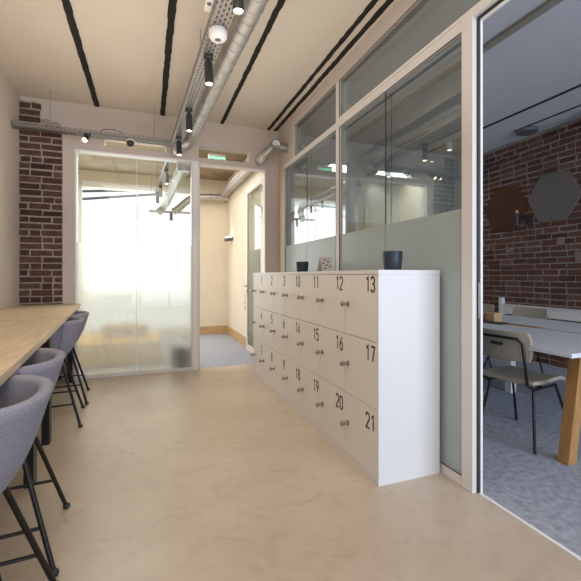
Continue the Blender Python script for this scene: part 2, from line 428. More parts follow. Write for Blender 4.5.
# corridor door leaf, opened against the corridor wall
d = struct(box('door_1', 'joinery', 1.505, 1.545, 5.22, 6.16, .01, .11))
b = MB(); b.box(1.505, 1.545, 5.22, 5.29, .11, 2.64); b.box(1.505, 1.545, 6.09, 6.16, .11, 2.64); b.box(1.505, 1.545, 5.29, 6.09, 2.54, 2.64)
b.build('door_frame', 'joinery', d)
box('pane', 'glass', 1.522, 1.528, 5.29, 6.09, .11, 2.54, d)
box('frosted_film', 'frost', 1.517, 1.520, 5.29, 6.09, .11, 1.61, d)
b = MB(); b.tube([(1.505, 6.125, 1.05), (1.455, 6.125, 1.05), (1.45, 6.12, 1.05), (1.45, 6.01, 1.05)], .009, 10)
b.lathe([(0, 0), (.024, 0), (.024, .008), (0, .008)], (1.505, 6.125, 1.05), 20, (-1, 0, 0)); b.lathe([(0, 0), (.02, 0), (.02, .008), (0, .008)], (1.505, 6.125, .96), 20, (-1, 0, 0))
b.build('door_handle', 'steel', d, smooth=True)
for z in (2.4, 2.1): box('hinge', 'steel', 1.495, 1.505, 5.215, 5.235, z, z + .1, d)

# ------------------------------------------------------------------ glass partition to the meeting room
PY0, PY1 = 1.745, 4.87
w = struct(box('trim_17', 'joinery', XP - .012, 1.79, PY0, PY1, 0, .055))
b = MB()
# lower frame (uprights y-ranges), rails
for ya, yb, z0, z1 in ((3.28, 3.35, .055, 3.08), (4.84, 4.87, .055, 2.70), (4.46, 4.50, 2.70, 3.08)): b.box(XP - .012, 1.79, ya, yb, z0, z1)
b.box(XP - .012, 1.79, PY0, 3.28, 2.635, 2.70); b.box(XP - .012, 1.79, 3.35, 4.84, 2.635, 2.70)
b.build('frame', 'joinery', w)
b = MB(); b.box(XP - .012, 1.79, YF, 4.5, 3.08, CEIL); b.box(XP - .012, 1.79, 4.50, 4.87, 2.70, CEIL); b.box(XP - .012, 1.79, 4.87, BT, 0, CEIL)
struct(b.build('wall_right', 'plaster'))
def glazing(n, parts, y0, y1, z0, z1, joints=()):
    # double glazed bay: outer and inner panes with black joints
    w = struct(MBbox(parts, y0, y1, z0, z1, n))
    for x in (XP + .004, 1.776):
        ys = [y0] + list(joints) + [y1]
        for a, c in zip(ys, ys[1:]):
            box('pane', 'glass_part', x, x + .005, a + (.002 if a != y0 else 0), c - (.002 if c != y1 else 0), z0, z1, w)
        for j in joints: box('glass_joint', 'blackseal', x - .001, x + .006, j - .004, j + .004, z0, z1, w)
    return w
def MBbox(parts, y0, y1, z0, z1, n):
    b = MB()
    t = .004
    for x in (XP - .013,):
        b.box(x, x + .006, y0, y0 + t, z0, z1); b.box(x, x + .006, y1 - t, y1, z0, z1)
        b.box(x, x + .006, y0, y1, z0, z0 + t); b.box(x, x + .006, y0, y1, z1 - t, z1)
    return b.build('window_%d' % n, 'blackseal')
w6 = glazing(6, None, PY0, 3.28, .055, 2.635, (2.54,))
w7 = glazing(7, None, 3.35, 4.84, .055, 2.635, (4.11,))
w8 = glazing(8, None, .2, 3.28, 2.70, 3.08)
w9 = glazing(9, None, 3.35, 4.46, 2.70, 3.08)
for w, a, c in ((w6, PY0, 2.536), (w6, 2.544, 3.28), (w7, 3.35, 4.106), (w7, 4.114, 4.84)):
    box('frosted_film', 'frost_part', XP - .0005, XP + .0035, a, c, .055, 1.61, w)
# door frame post and head of the meeting room opening
b = MB(); b.box(XP - .02, 1.762, 1.665, PY0, 0, 2.70); b.box(XP - .02, 1.79, YF, 3.28, 2.70, 2.72)
b.box(XP - .02, 1.772, -1.2, 1.665, 2.67, 2.70)
o = struct(b.build('trim_18', 'joinery', bevel=.002))
b = MB(); b.box(1.731, 1.745, 1.655, 1.664, 0, 2.66); b.box(1.731, 1.745, -1.2, 1.655, 2.658, 2.669)
b.build('door_seal', 'blackseal', o)
b = MB(); b.box(1.746, 1.760, 1.650, 1.664, 0, 2.65); b.box(1.746, 1.760, -1.2, 1.650, 2.645, 2.669)
b.build('door_stop', 'white', o)
box('strike_plate', 'chrome', 1.732, 1.744, 1.650, 1.6545, .98, 1.18, o)
struct(box('wall_right', 'plaster', XP - .012, 1.79, YF, -1.2, 0, 2.70))

# ------------------------------------------------------------------ lockers
LX0, LX1, LY0, LY1, LH = 1.25, 1.69, 1.91, 4.73, 1.228
cw = (LY1 - LY0 - .036) / 7
rows = [(.035, .432), (.436, .826), (.830, 1.225)]
DIG = {
 '0': [[(.5, 0), (.15, .05), (0, .2), (0, .8), (.15, .95), (.5, 1), (.85, .95), (1, .8), (1, .2), (.85, .05), (.5, 0)]],
 '1': [[(.15, .82), (.62, 1), (.62, 0)]],
 '2': [[(0, .76), (.05, .9), (.25, 1), (.7, 1), (.93, .9), (1, .76), (.95, .6), (0, 0), (1, 0)]],
 '3': [[(0, .82), (.1, .95), (.4, 1), (.75, .98), (.97, .85), (.97, .66), (.75, .53), (.4, .52)], [(.75, .53), (1, .38), (1, .17), (.8, .03), (.4, 0), (.1, .05), (0, .2)]],
 '4': [[(.72, 0), (.72, 1), (0, .25), (1, .25)]],
 '5': [[(.95, 1), (.08, 1), (.04, .53), (.3, .62), (.7, .61), (.96, .48), (1, .2), (.85, .05), (.45, 0), (.1, .05), (0, .16)]],
 '6': [[(.7, 1), (.12, .55), (0, .3), (.05, .12), (.3, 0), (.7, 0), (.95, .12), (1, .3), (.93, .48), (.65, .58), (.3, .55), (.08, .42)]],
 '7': [[(0, 1), (1, 1), (.4, 0)]],
 '8': [[(.5, 1), (.15, .95), (.04, .78), (.15, .6), (.5, .53), (.88, .42), (1, .22), (.85, .05), (.5, 0), (.15, .05), (0, .22), (.12, .42), (.5, .53), (.85, .6), (.96, .78), (.85, .95), (.5, 1)]],
 '9': [[(.3, 0), (.88, .45), (1, .7), (.95, .88), (.7, 1), (.3, 1), (.05, .88), (0, .7), (.07, .52), (.35, .42), (.7, .45), (.92, .58)]],
}
def ribbon(b, pts, w, x0, x1):
    # pts in (y, z); flat stroke standing on the door front
    P = [Vector(p) for p in pts]; n = len(P); closed = (P[0] - P[-1]).length < 1e-6
    L = []; R = []
    for i in range(n):
        d0 = (P[i] - P[i - 1]).normalized() if i > 0 else (((P[0] - P[-2]).normalized()) if closed else (P[1] - P[0]).normalized())
        d1 = (P[i + 1] - P[i]).normalized() if i < n - 1 else (((P[1] - P[0]).normalized()) if closed else d0)
        t = (d0 + d1); t = t.normalized() if t.length > 1e-3 else d0
        nn = Vector((-t.y, t.x)); k = 1 / max(.5, abs(nn.dot(Vector((-d0.y, d0.x)))))
        L.append(P[i] + nn * w / 2 * k); R.append(P[i] - nn * w / 2 * k)
    for i in range(n - 1): b.prism([tuple(q) for q in (L[i], L[i + 1], R[i + 1], R[i])], 'x', x0, x1)
def locker_unit(cols, label, first):
    # cols: list of (column index from the far end, numbers bottom->top)
    ya = LY1 - .018 - (cols[0][0]) * cw; yb = LY1 - .018 - (cols[-1][0] + 1) * cw
    t = thing('locker_cabinet', label, 'locker', (LX0 + .2, (ya + yb) / 2, 0), 'locker cabinets against the glass partition')
    lo, hi = yb, ya
    if cols[-1][0] == 6: lo -= .018
    if cols[0][0] == 0: hi += .018
    box('carcass', 'locker', LX0 + .018, LX1, lo + .0005, hi - .0005, .0, LH, t)
    if cols[-1][0] == 6: box('end_panel', 'locker', LX0, LX0 + .018, lo + .0005, lo + .0175, .0, LH, t)
    if cols[0][0] == 0: box('end_panel', 'locker', LX0, LX0 + .018, hi - .0175, hi - .0005, .0, LH, t)
    box('plinth', 'locker', LX0 + .004, LX0 + .018, yb + .001, ya - .001, .0, .032, t)
    for ci, nums in cols:
        y1 = LY1 - .018 - ci * cw; y0 = y1 - cw     # y0 nearer to the camera
        for (z0, z1), num in zip(rows, nums):
            d = box('door', 'lockerdoor', LX0, LX0 + .017, y0 + .0012, y1 - .0012, z0, z1, t, bevel=.0012)
            b = MB(); yk = y1 - .052; zk = (z0 + z1) / 2 + .005
            b.lathe([(0, 0), (.019, 0), (.019, .004), (.012, .007), (.012, .030), (.017, .034), (.017, .050), (.013, .054), (0, .055)], (LX0, yk, zk), 20, (-1, 0, 0))
            b.build('lock_knob', 'chrome', d, smooth=True)
            b = MB(); s_ = str(num); H = .088; wd = .037; gap = .020
            tot = len(s_) * wd + (len(s_) - 1) * gap
            if s_[0] == '1': pass
            ys = y0 + .024 + tot; zo = .014 if z1 > 1 else (.03 if z1 > .6 else .045)            # number reads towards the camera (decreasing y)
            for ch in s_:
                for st in DIG[ch]: ribbon(b, [(ys - q[0] * wd, z1 - zo - H + q[1] * H) for q in st], .0125, LX0 - .0008, LX0 + .0004)
                ys -= wd + gap
            b.build('number', 'ink', d)
    return t
locker_unit([(0, (7, 4, 1)), (1, (8, 5, 2)), (2, (9, 6, 3))], 'white locker cabinet with doors numbered 1 to 9 at the far end', 1)
locker_unit([(3, (18, 14, 10)), (4, (19, 15, 11)), (5, (20, 16, 12)), (6, (21, 17, 13))], 'white locker cabinet with doors numbered 10 to 21 nearest the camera', 10)
tag(box('countertop', 'locker', LX0 - .002, LX1 + .002, LY0 - .002, LY1 + .002, LH, LH + .025, bevel=.001), 'continuous white top board lying on the numbered lockers', 'top board')

# things on the lockers
TZ = LH + .025
def pot(y, x, w, h, label):
    b = MB(); r = w / 2
    prof = [(0, 0), (r * .78, 0), (r * .86, .006), (r * .96, h * .5), (r, h - .003), (r - .004, h), (r - .008, h - .003), (r * .88, h * .4), (r * .72, .02), (0, .02)]
    b.lathe(prof, (x, y, TZ), 40)
    o = b.build('plant_pot', 'pot', None, smooth=True); tag(o, label, 'pot', 'navy pots on the lockers')
pot(3.70, 1.50, .13, .11, 'small navy pot on the lockers at the far end, beside the folded card')
pot(2.13, 1.50, .128, .125, 'large navy pot on the lockers nearest the doorway')
t = thing('folded_card', 'small white folded card with dark dots leaning on the locker top', 'card', (1.5, 3.12, TZ))
b = MB(); b.prism([(3.20, TZ), (3.206, TZ), (3.139, TZ + .135), (3.133, TZ + .135)], 'x', 1.44, 1.55); o = b.build('front_leaf', 'paper', t)
b = MB(); b.prism([(3.08, TZ), (3.086, TZ), (3.139, TZ + .135), (3.133, TZ + .135)], 'x', 1.44, 1.55); f2 = b.build('back_leaf', 'paper', t)
b = MB()
for zz, xx in ((.03, 1.47), (.06, 1.49), (.09, 1.51), (.045, 1.52), (.075, 1.46), (.105, 1.48)):
    yy = 3.08 + .053 * zz / .135
    b.lathe([(0, 0), (.008, 0), (.008, .002), (0, .002)], (xx, yy - .001, TZ + zz), 12, (0, -1, .4))
b.build('dots', 'ink', f2)

# ------------------------------------------------------------------ bar tables
DX = -.0800   # the tables' front edge drifts left with depth
def ex(y): return -.437 + DX * (y - 1.3)
def bar_table(y0, y1, legs, label):
    t = thing('bar_table', label, 'table', ((XL + ex((y0 + y1) / 2)) / 2, (y0 + y1) / 2, 0), 'oak bar tables along the left wall')
    b = MB(); b.prism([(XL + .003, y0), (ex(y0), y0), (ex(y1), y1), (XL + .003, y1)], 'z', .855, .89)
    b.build('tabletop', 'oak', t, bevel=.002)
    for y in (y0 + .035, y1 - .05): box('rail', 'blackmetal', XL + .05, ex(y) - .03, y - .03, y + .045, .815, .854, t)  # black bars added under the tabletop joints so the gaps read dark
    for y in legs:
        xr = ex(y) - .075
        for x in (xr, XL + .12): box('leg', 'blackmetal', x - .05, x, y - .035, y + .035, 0, .815 if abs(y - y0 - .03) < .079 or abs(y - y1 + .03) < .079 else .855, t)
    return t
bar_table(.4, 2.725, (.43, 2.63), 'oak bar table nearest the camera along the left wall')
bar_table(2.77, 3.355, (3.24,), 'short middle section of oak bar table on the left wall')
bar_table(3.405, 5.068, (5.0,), 'farthest oak bar table, ending at the brick pier')

# ------------------------------------------------------------------ stools
def make_stool():
    t = thing('bar_stool', '', 'stool', (0, 0, 0), 'grey felt bar stools along the oak tables')
    # local frame: back towards +x, table towards -x
    NP, NT = 48, 14
    def rim(phi):
        a = abs(phi)
        k = min(1, max(0, (a - radians(55)) / radians(85))); k = k * k * (3 - 2 * k)
        return .845 * (1 - k) + .655 * k
    def rad(phi, z):
        u = min(1, max(0, (z - .53) / .2)); u = sqrt(u)
        r = .10 + .135 * u + .035 * max(0, (z - .73) / .12)
        return r
    b = MB(); grid = []
    TH = .040
    for i in range(NP):
        phi = -pi + 2 * pi * i / NP; zr = rim(phi); colv = []
        cx, sy = cos(phi), sin(phi)
        sq = 1 / (abs(cx) ** 3 + abs(sy) ** 3) ** (1 / 3)
        sq = 1 + (sq - 1) * .55
        for k in range(NT + 1):                       # outer, bottom to rim
            z = .53 + (zr - .53) * (k / NT) ** 1.25
            r = rad(phi, z) * sq; colv.append((r * cx, r * sy * .98, z))
        r = rad(phi, zr) * sq
        colv.append(((r - TH * .5) * cx, (r - TH * .5) * sy * .98, zr + .010))   # rounded rim
        for k in range(NT, -1, -1):                  # inner, rim to seat
            zz = .645 + (zr - .645) * (k / NT)
            r = (rad(phi, zz) * sq - TH); rr = r * (1 if k > 1 else (.96 if k == 1 else .88))
            colv.append((rr * cx, rr * sy * .98, zz - (.004 if k == 0 else 0)))
        grid.append([b.bm.verts.new(v) for v in colv])
    m_ = len(grid[0])
    for i in range(NP):
        for k in range(m_ - 1):
            b.bm.faces.new((grid[i][k], grid[(i + 1) % NP][k], grid[(i + 1) % NP][k + 1], grid[i][k + 1]))
    b.bm.faces.new([g[0] for g in grid][::-1])
    c = b.bm.verts.new((0, 0, .652))
    for i in range(NP): b.bm.faces.new((grid[i][-1], grid[(i + 1) % NP][-1], c))
    sh = b.build('bucket_seat', 'fabric', t, smooth='all')
    for ph in (radians(62), radians(-62)):
        b = MB()
        pts = []
        sq = 1 / (abs(cos(ph)) ** 3 + abs(sin(ph)) ** 3) ** (1 / 3); sq = 1 + (sq - 1) * .55
        for k in range(12):
            z = .56 + (.835 - .56) * k / 11; r = rad(ph, z) * sq; pts.append((r * cos(ph), r * sin(ph) * .98, z))
        b.tube(pts, .003, 6); b.build('seam', 'seam', sh)
    b = MB(); b.box(-.12, .12, -.12, .12, .515, .53); b.build('seat_plate', 'blackmetal', t)
    for sx in (-1, 1):
        for sy in (-1, 1):
            b = MB(); b.tube([(sx * .105, sy * .11, .525), (sx * .25, sy * .25, .014)], .0105, 10)
            l = b.build('leg', 'blackmetal', t, smooth=True)
            b = MB(); b.lathe([(0, 0), (.014, .001), (.018, .010), (.015, .022), (0, .028)], (sx * .252, sy * .252, 0), 16)
            b.build('foot', 'black', l, smooth='all')
    def on(sx, sy, z): k = (.525 - z) / .511; return (sx * (.105 + .145 * k), sy * (.11 + .14 * k), z)
    for sy in (-1, 1):
        b = MB(); b.tube([on(-1, sy, .18), on(1, sy, .18)], .0075, 8); b.build('stretcher', 'blackmetal', t, smooth=True)
    b = MB(); b.tube([on(-1, -1, .20), on(-1, 1, .20)], .009, 8); b.build('footrest', 'blackmetal', t, smooth=True)
    return t
st = make_stool()
for i, (x, y, r, lab) in enumerate((
        (-.565, 1.45, 5, 'grey felt bar stool nearest the camera, cut by the left edge'),
        (-.63, 2.03, 5, 'grey felt bar stool second from the camera, behind the nearest one'),
        (-.785, 3.71, 6, 'grey felt bar stool at the far table, in front of the farthest stool'),
        (-.82, 4.31, 6, 'farthest grey felt bar stool, closest to the frosted glazing'))):
    o = st if i == 0 else copy_tree(st)
    o.location = (x, y, 0); o.rotation_euler = (0, 0, radians(r)); o['label'] = lab

# ------------------------------------------------------------------ cable trays
def tray(label, p0, p1, w, h, name='cable_tray', rods=()):
    p0, p1 = Vector(p0), Vector(p1); d = (p1 - p0); L = d.length; d.normalize(); s = Vector((-d.y, d.x, 0))
    mid = (p0 + p1) / 2
    t = thing(name, label, 'cable tray', mid)
    b = MB(); uvl = b.bm.loops.layers.uv.new('UVMap')
    prof = [(-w / 2, h), (-w / 2, 0), (w / 2, 0), (w / 2, h)]; dist = [0, h, h + w, 2 * h + w]
    off = .013 if True else 0
    for i in range(3):
        q = [p0 + s * prof[i][0] + Vector((0, 0, prof[i][1])), p1 + s * prof[i][0] + Vector((0, 0, prof[i][1])),
             p1 + s * prof[i + 1][0] + Vector((0, 0, prof[i + 1][1])), p0 + s * prof[i + 1][0] + Vector((0, 0, prof[i + 1][1]))]
        f = b.bm.faces.new([b.bm.verts.new(v) for v in q])
        for lp, uv in zip(f.loops, ((0, dist[i]), (L, dist[i]), (L, dist[i + 1]), (0, dist[i + 1]))): lp[uvl].uv = uv
    bo = b.build('perforated_channel', 'tray', t)
    so = bo.modifiers.new('solid', 'SOLIDIFY'); so.thickness = .0015
    b = MB()
    for sg in (-1, 1):
        a = p0 + s * sg * w / 2 + Vector((0, 0, h)); c = p1 + s * sg * w / 2 + Vector((0, 0, h)); b.tube([a, c], .003, 6)
    b.build('lip', 'steel', t)
    for k in range(3):
        q = s * (k - 1) * w * .26 + Vector((0, 0, .011)); b = MB(); b.tube([p0 + q + d * .01, p1 + q - d * .01], .009, 8); b.build('cable', 'screen', t, smooth=True)
    for r in rods:
        b = MB(); b.tube([(r[0], r[1], r[2]), (r[0], r[1], CEIL - .001)], .004, 8); b.build('rod', 'steel', t)
    return t
TB = 2.79
tray('perforated steel cable tray spanning the back wall from brick pier', (XL, 4.84, TB), (.255, 4.84, TB), .10, .05, rods=((-1.0, 4.84, TB), (.07, 4.84, TB)))
tray('long perforated cable tray running beside the spiral duct', (.487, .9, TB), (.315, 4.78, TB), .115, .055, rods=((.40, 3.2, TB), (.47, 1.4, TB)))

# ------------------------------------------------------------------ ducts
def spiral(b, p0, p1, r, pitch=.11, seg=28):
    p0, p1 = Vector(p0), Vector(p1); L = (p1 - p0).length; n = max(2, int(L / pitch)); pts = []; rad = []
    for i in range(n):
        for f, rr in ((0, r), (.94, r), (.942, r + .0035), (.975, r + .0035), (.98, r)):
            pts.append(p0.lerp(p1, (i + f) / n)); rad.append(rr)
    pts.append(p1); rad.append(r)
    b.tube(pts, r, seg, radii=rad)
def arc(c, a, b_, n=10):
    # quarter turn from c+a to c+b_
    c, a, b_ = Vector(c), Vector(a), Vector(b_)
    return [c + a * cos(pi / 2 * i / n) + b_ * sin(pi / 2 * i / n) for i in range(n + 1)]
t = thing('spiral_duct', 'long galvanised spiral duct hung under the ceiling beside the tray', 'duct', (.56, 3, 2.92))
DR = .072
b = MB(); spiral(b, (.69, .9, 2.93), (.505, 4.70, 2.93), DR); b.build('duct_run', 'steel', t, smooth=True)
b = MB(); pts = [(.505, 4.70, 2.93), (.50, 4.80, 2.92), (.485, 4.86, 2.88), (.45, 4.89, 2.84), (.40, 4.89, 2.81), (.33, 4.89, 2.80)]
b.tube(pts, DR * 1.02, 28); b.build('elbow', 'steel', t, smooth=True)
box('end_box', 'steel', .29, .33, 4.85, 5.085, 2.72, 2.88, t)
b = MB()
for y in (1.98,):
    x = .69 - .185 * (y - .9) / 3.8
    b.tube([(x, y - .012, 2.93), (x, y + .012, 2.93)], DR + .006, 28)
b.build('duct_bracket', 'blackmetal', t, smooth=True)
b = MB(); b.tube([(.637, 1.98, 3.01), (.637, 1.98, CEIL - .001)], .004, 8); b.build('rod', 'steel', t)
# wall duct tee by the partition
t = thing('duct_tee', 'short galvanised duct tee on the wall beside the glass partition', 'duct', (1.53, 4.72, 2.9))
c = (1.53, 4.72, 2.895)
b = MB(); b.tube([(1.706, 4.74, 2.88), (1.56, 4.74, 2.89)], .055, 24); b.build('wall_branch', 'steel', t, smooth=True)
b = MB(); b.tube([(c[0], 4.82, c[2] - .01), (c[0], 4.66, c[2])], .060, 24); b.build('tee_body', 'steel', t, smooth=True)
b = MB(); b.lathe([(0, 0), (.052, 0), (.052, .006), (.046, .006), (.044, .002), (0, .002)], (c[0], 4.661, c[2]), 28, (0, -1, 0)); b.build('end_cap', 'whiteplastic', t, smooth=True)
b = MB(); b.lathe([(.053, -.001), (.061, -.001), (.061, .006), (.053, .006), (.053, -.001)], (c[0], 4.660, c[2]), 28, (0, -1, 0)); b.build('gasket', 'screen', t, smooth=True)
b = MB(); b.tube([(c[0] - .01, 4.74, c[2] - .01), (1.46, 4.75, 2.825), (1.43, 4.78, 2.79), (1.425, 4.85, 2.775), (1.42, 5.08, 2.775)], .055, 24); b.build('outlet', 'steel', t, smooth=True)
# ducts beyond the glazing
t = thing('spiral_duct', 'spiral duct with elbow behind the upper clear glazing', 'duct', (.42, 6.5, 2.75))
b = MB(); spiral(b, (.44, 5.26, 2.68), (.37, 7.5, 2.70), .07, .16); b.build('duct_run', 'steel', t, smooth=True)
b = MB(); b.tube([(.37, 7.5, 2.70), (.36, 7.65, 2.69), (.33, 7.80, 2.62), (.28, 7.90, 2.55), (.20, 7.98, 2.46)], .07, 24); b.build('elbow', 'steel', t, smooth=True)
box('collar', 'steel', .36, .52, 5.24, 5.34, 2.60, 2.74, t)
t = thing('spiral_duct', 'duct branch curving in from the corridor behind the glazing', 'duct', (.8, 7.95, 2.7))
b = MB(); b.tube([(1.54, 7.95, 2.84), (1.0, 7.95, 2.80), (.86, 7.95, 2.78), (.76, 7.95, 2.73), (.68, 7.95, 2.66), (.58, 7.95, 2.56), (.46, 7.95, 2.47)], .07, 24); b.build('duct_run', 'steel', t, smooth=True)
t = thing('spiral_duct', 'spiral duct running along the corridor above the open door', 'duct', (1.48, 6.6, 2.9))
b = MB(); spiral(b, (1.47, 5.24, 2.89), (1.47, 7.83, 2.89), .075, .10); b.build('duct_run', 'steel', t, smooth=True)
t = thing('lighting_rail', 'white horizontal rail with small spot behind the clear glazing', 'rail', (.4, 7.78, 2.4))
b = MB(); b.tube([(.02, 7.78, 2.44), (.86, 7.78, 2.45)], .022, 10); b.build('rail', 'steel', t, smooth=True)
b = MB(); b.tube([(.42, 7.78, 2.42), (.42, 7.78, 2.28)], .03, 12); b.build('spot_head', 'screen', t, smooth=True)
for x in (.06, .8): b = MB(); b.tube([(x, 7.78, 2.46), (x, 7.78, CEIL - .021)], .004, 6); b.build('rod', 'steel', t)
# ------------------------------------------------------------------ spots on the trays
def spotlight(x, y, z, tilt, label, on=True, power=14, ln=.16, group='black spotlights along the cable trays', ztop=TB, glow='lampglow'):
    t = thing('spotlight', label, 'spotlight', (x, y, ztop), group)
    b = MB(); b.lathe([(0, 0), (.033, 0), (.033, -.028), (.03, -.032), (0, -.032)], (x, y, ztop), 20); b.build('mount', 'black', t, smooth=True)
    d = Vector(tilt).normalized(); top = Vector((x, y, ztop - .03))
    b = MB(); b.tube([top, top + d * .03], .009, 8); b.build('joint', 'black', t)
    a = top + d * .02
    b = MB(); b.lathe([(0, 0), (.028, .002), (.030, .006), (.030, ln), (.027, ln), (.026, ln - .008), (0, ln - .008)], a, 24, d)
    h = b.build('spot_head', 'black', t, smooth=True)
    b = MB(); b.lathe([(0, 0), (.024, 0), (.022, .003), (0, .005)], a + d * (ln - .008), 20, d); b.build('lamp', glow if on else 'lampglow_cool', h, smooth=True)
    if on and power:
        l = bpy.data.lights.new('spot', 'SPOT'); l.energy = power; l.color = (1, .78, .52); l.spot_size = radians(95); l.spot_blend = .6; l.shadow_soft_size = .03
        lo = bpy.data.objects.new('spot', l); col.objects.link(lo); lo.parent = t
        lo.location = a + d * (ln + .01) - Vector((x, y, ztop)); lo.rotation_euler = Vector((0, 0, -1)).rotation_difference(d).to_euler()
    return t
spotlight(.437, 1.97, 0, (0.02, .0, -1), 'black spotlight with glowing lens at the top edge of the picture', power=8, ln=.15)
spotlight(.404, 2.78, 0, (.02, -.05, -1), 'black spotlight on the long tray just beyond the white detector', power=8)
spotlight(.362, 3.74, 0, (.02, -.02, -1), 'black spotlight midway along the far half of the long tray', power=8)
spotlight(.328, 4.53, 0, (.02, -.05, -1), 'black spotlight where the two cable trays meet', power=8)
spotlight(-.63, 4.80, 0, (-.3, -.8, -.75), 'small black spotlight shining at the camera near the brick pier', power=8, ln=.07)
for i, (x, y, lab) in enumerate(((.25, 5.87, 'nearest black spotlight behind the clear glazing'), (.20, 6.96, 'second black spotlight behind the clear glazing'), (.165, 7.6, 'farthest black spotlight behind the clear glazing'))):
    spotlight(x, y, 0, (.03, -.05, -1), lab, power=0, ztop=2.758, group='black spotlights behind the glazing')
tray('perforated tray continuing behind the clear glazing', (.28, 5.24, 2.76), (.155, 7.7, 2.76), .06, .05, rods=((.25, 5.6, 2.76), (.17, 7.4, 2.76)))
# detector, sensor box, camera
t = thing('smoke_detector', 'round white ceiling detector fixed under the long cable tray', 'detector', (.42, 2.47, TB))
b = MB(); b.lathe([(0, 0), (.052, 0), (.058, -.012), (.058, -.045), (.045, -.062), (.026, -.068), (.022, -.060), (0, -.060)], (.42, 2.47, TB), 36); b.build('body', 'whiteplastic', t, smooth=True)
b = MB(); b.lathe([(0, 0), (.018, 0), (.018, -.004), (0, -.005)], (.42, 2.47, TB - .060), 24); b.build('sensor_face', 'screen', t, smooth=True)
t = thing('junction_box', 'pale grey box beside the long tray at the top edge', 'junction box', (.39, 2.2, 2.853))
b = MB(); b.box(.325, .46, 2.02, 2.42, 2.853, 2.93); b.build('housing', 'whiteplastic', t, bevel=.006)
b = MB()
for yy in (2.24, 2.34): b.lathe([(0, 0), (.014, 0), (.012, -.004), (0, -.004)], (.345, yy, 2.853), 20)
b.build('gland', 'screen', t, smooth=True)
b = MB(); b.tube([(.33, 2.2, 2.93), (.33, 2.2, CEIL)], .005, 8); b.build('rod', 'steel', t)
t = thing('security_camera', 'white dome camera with black eye under the back cable tray', 'camera', (-.19, 4.83, TB))
b = MB(); b.lathe([(0, 0), (.045, 0), (.052, -.01), (.052, -.035), (.04, -.045), (0, -.045)], (-.19, 4.83, TB), 28); b.build('body', 'whiteplastic', t, smooth=True)
b = MB(); b.lathe([(0, .05), (.02, .046), (.036, .03), (.042, 0), (0, 0)], (-.19, 4.81, TB - .036), 24, (0, -.5, -1)); b.build('lens_dome', 'black', t, smooth=True)
b = MB(); b.tube([(-.50, 4.79, TB + .05), (-.46, 4.79, TB + .075), (-.36, 4.79, TB + .085), (-.26, 4.79, TB + .05)], .004, 6)
tag(b.build('cable', 'black'), 'thin black cable arching over the back cable tray', 'cable')

# exit sign behind transom, corridor wall lamp, notices, bin, bench
t = thing('exit_sign', 'green glowing exit sign hanging behind the transom over the doorway', 'exit sign', (.90, 5.32, 2.8))
box('housing', 'whiteplastic', .78, 1.02, 5.36, 5.40, 2.79, 2.81 + .09, t)
box('lit_panel', 'exitgreen', .79, 1.01, 5.357, 5.36, 2.80, 2.865, t)
b = MB()   # running figure and arrow in white on the green panel
b.box(.81, .84, 5.354, 5.357, 2.82, 2.845); b.box(.935, .985, 5.354, 5.357, 2.828, 2.837); b.prism([(.985, 2.82), (1.0, 2.8325), (.985, 2.845)], 'y', 5.354, 5.357)
b.build('pictogram', 'whiteplastic', t)
b = MB(); b.tube([(.9, 5.38, 2.9), (.9, 5.38, CEIL)], .008, 8); b.build('rod', 'screen', t)
t = thing('wall_lamp', 'small dark wall lamp on the corridor wall', 'lamp', (1.57, 7.65, 1.93))
b = MB(); b.prism([(1.44, 1.90), (1.58, 1.92), (1.58, 1.99), (1.44, 1.96)], 'y', 7.55, 7.75); b.build('shade', 'screen', t)
box('lamp', 'lampglow', 1.47, 1.56, 7.58, 7.72, 1.985, 1.993, t)
for k, (z, lab) in enumerate(((.62, 'lowest'), (.72, 'middle'), (.82, 'top'))):
    b = MB(); b.box(1.577, 1.580, 6.35, 6.62, z, z + .07)
    tag(b.build('paper_notice', 'paper'), '%s of three pale notices on the corridor wall by the open door' % lab, 'notice', 'notices on the corridor wall')
t = thing('waste_bin', 'dark grey waste bin standing behind the frosted glazing', 'bin', (.40, 5.36, 0))
b = MB(); b.lathe([(0, 0), (.095, 0), (.10, .004), (.128, .25), (.12, .25), (.092, .012), (0, .012)], (.395, 5.30, 0), 32); b.build('bucket', 'bin', t, smooth=True)
b = MB(); b.lathe([(.125, .25), (.137, .25), (.138, .285), (.130, .29), (.122, .285), (.122, .25)], (.395, 5.30, 0), 32); b.build('rim', 'bin', t, smooth=True)
t = thing('bench', 'yellow low bench seen blurred behind the frosted glazing', 'bench', (-.4, 6.1, 0))
b = MB(); b.box(-1.35, .18, 5.62, 6.5, .02, .33); b.build('seat', 'yellow', t, bevel=.03, seg=3)
for x in (-1.25, .2):
    for y in (5.7, 6.42): b = MB(); b.tube([(x, y, 0), (x, y, .03)], .02, 10); b.build('leg', 'black', t)
tag(box('wooden_box', 'brownbox', -.60, .0, 5.9, 6.35, .33, .50, bevel=.01), 'brown box resting on the yellow bench behind the frosted glazing', 'box')
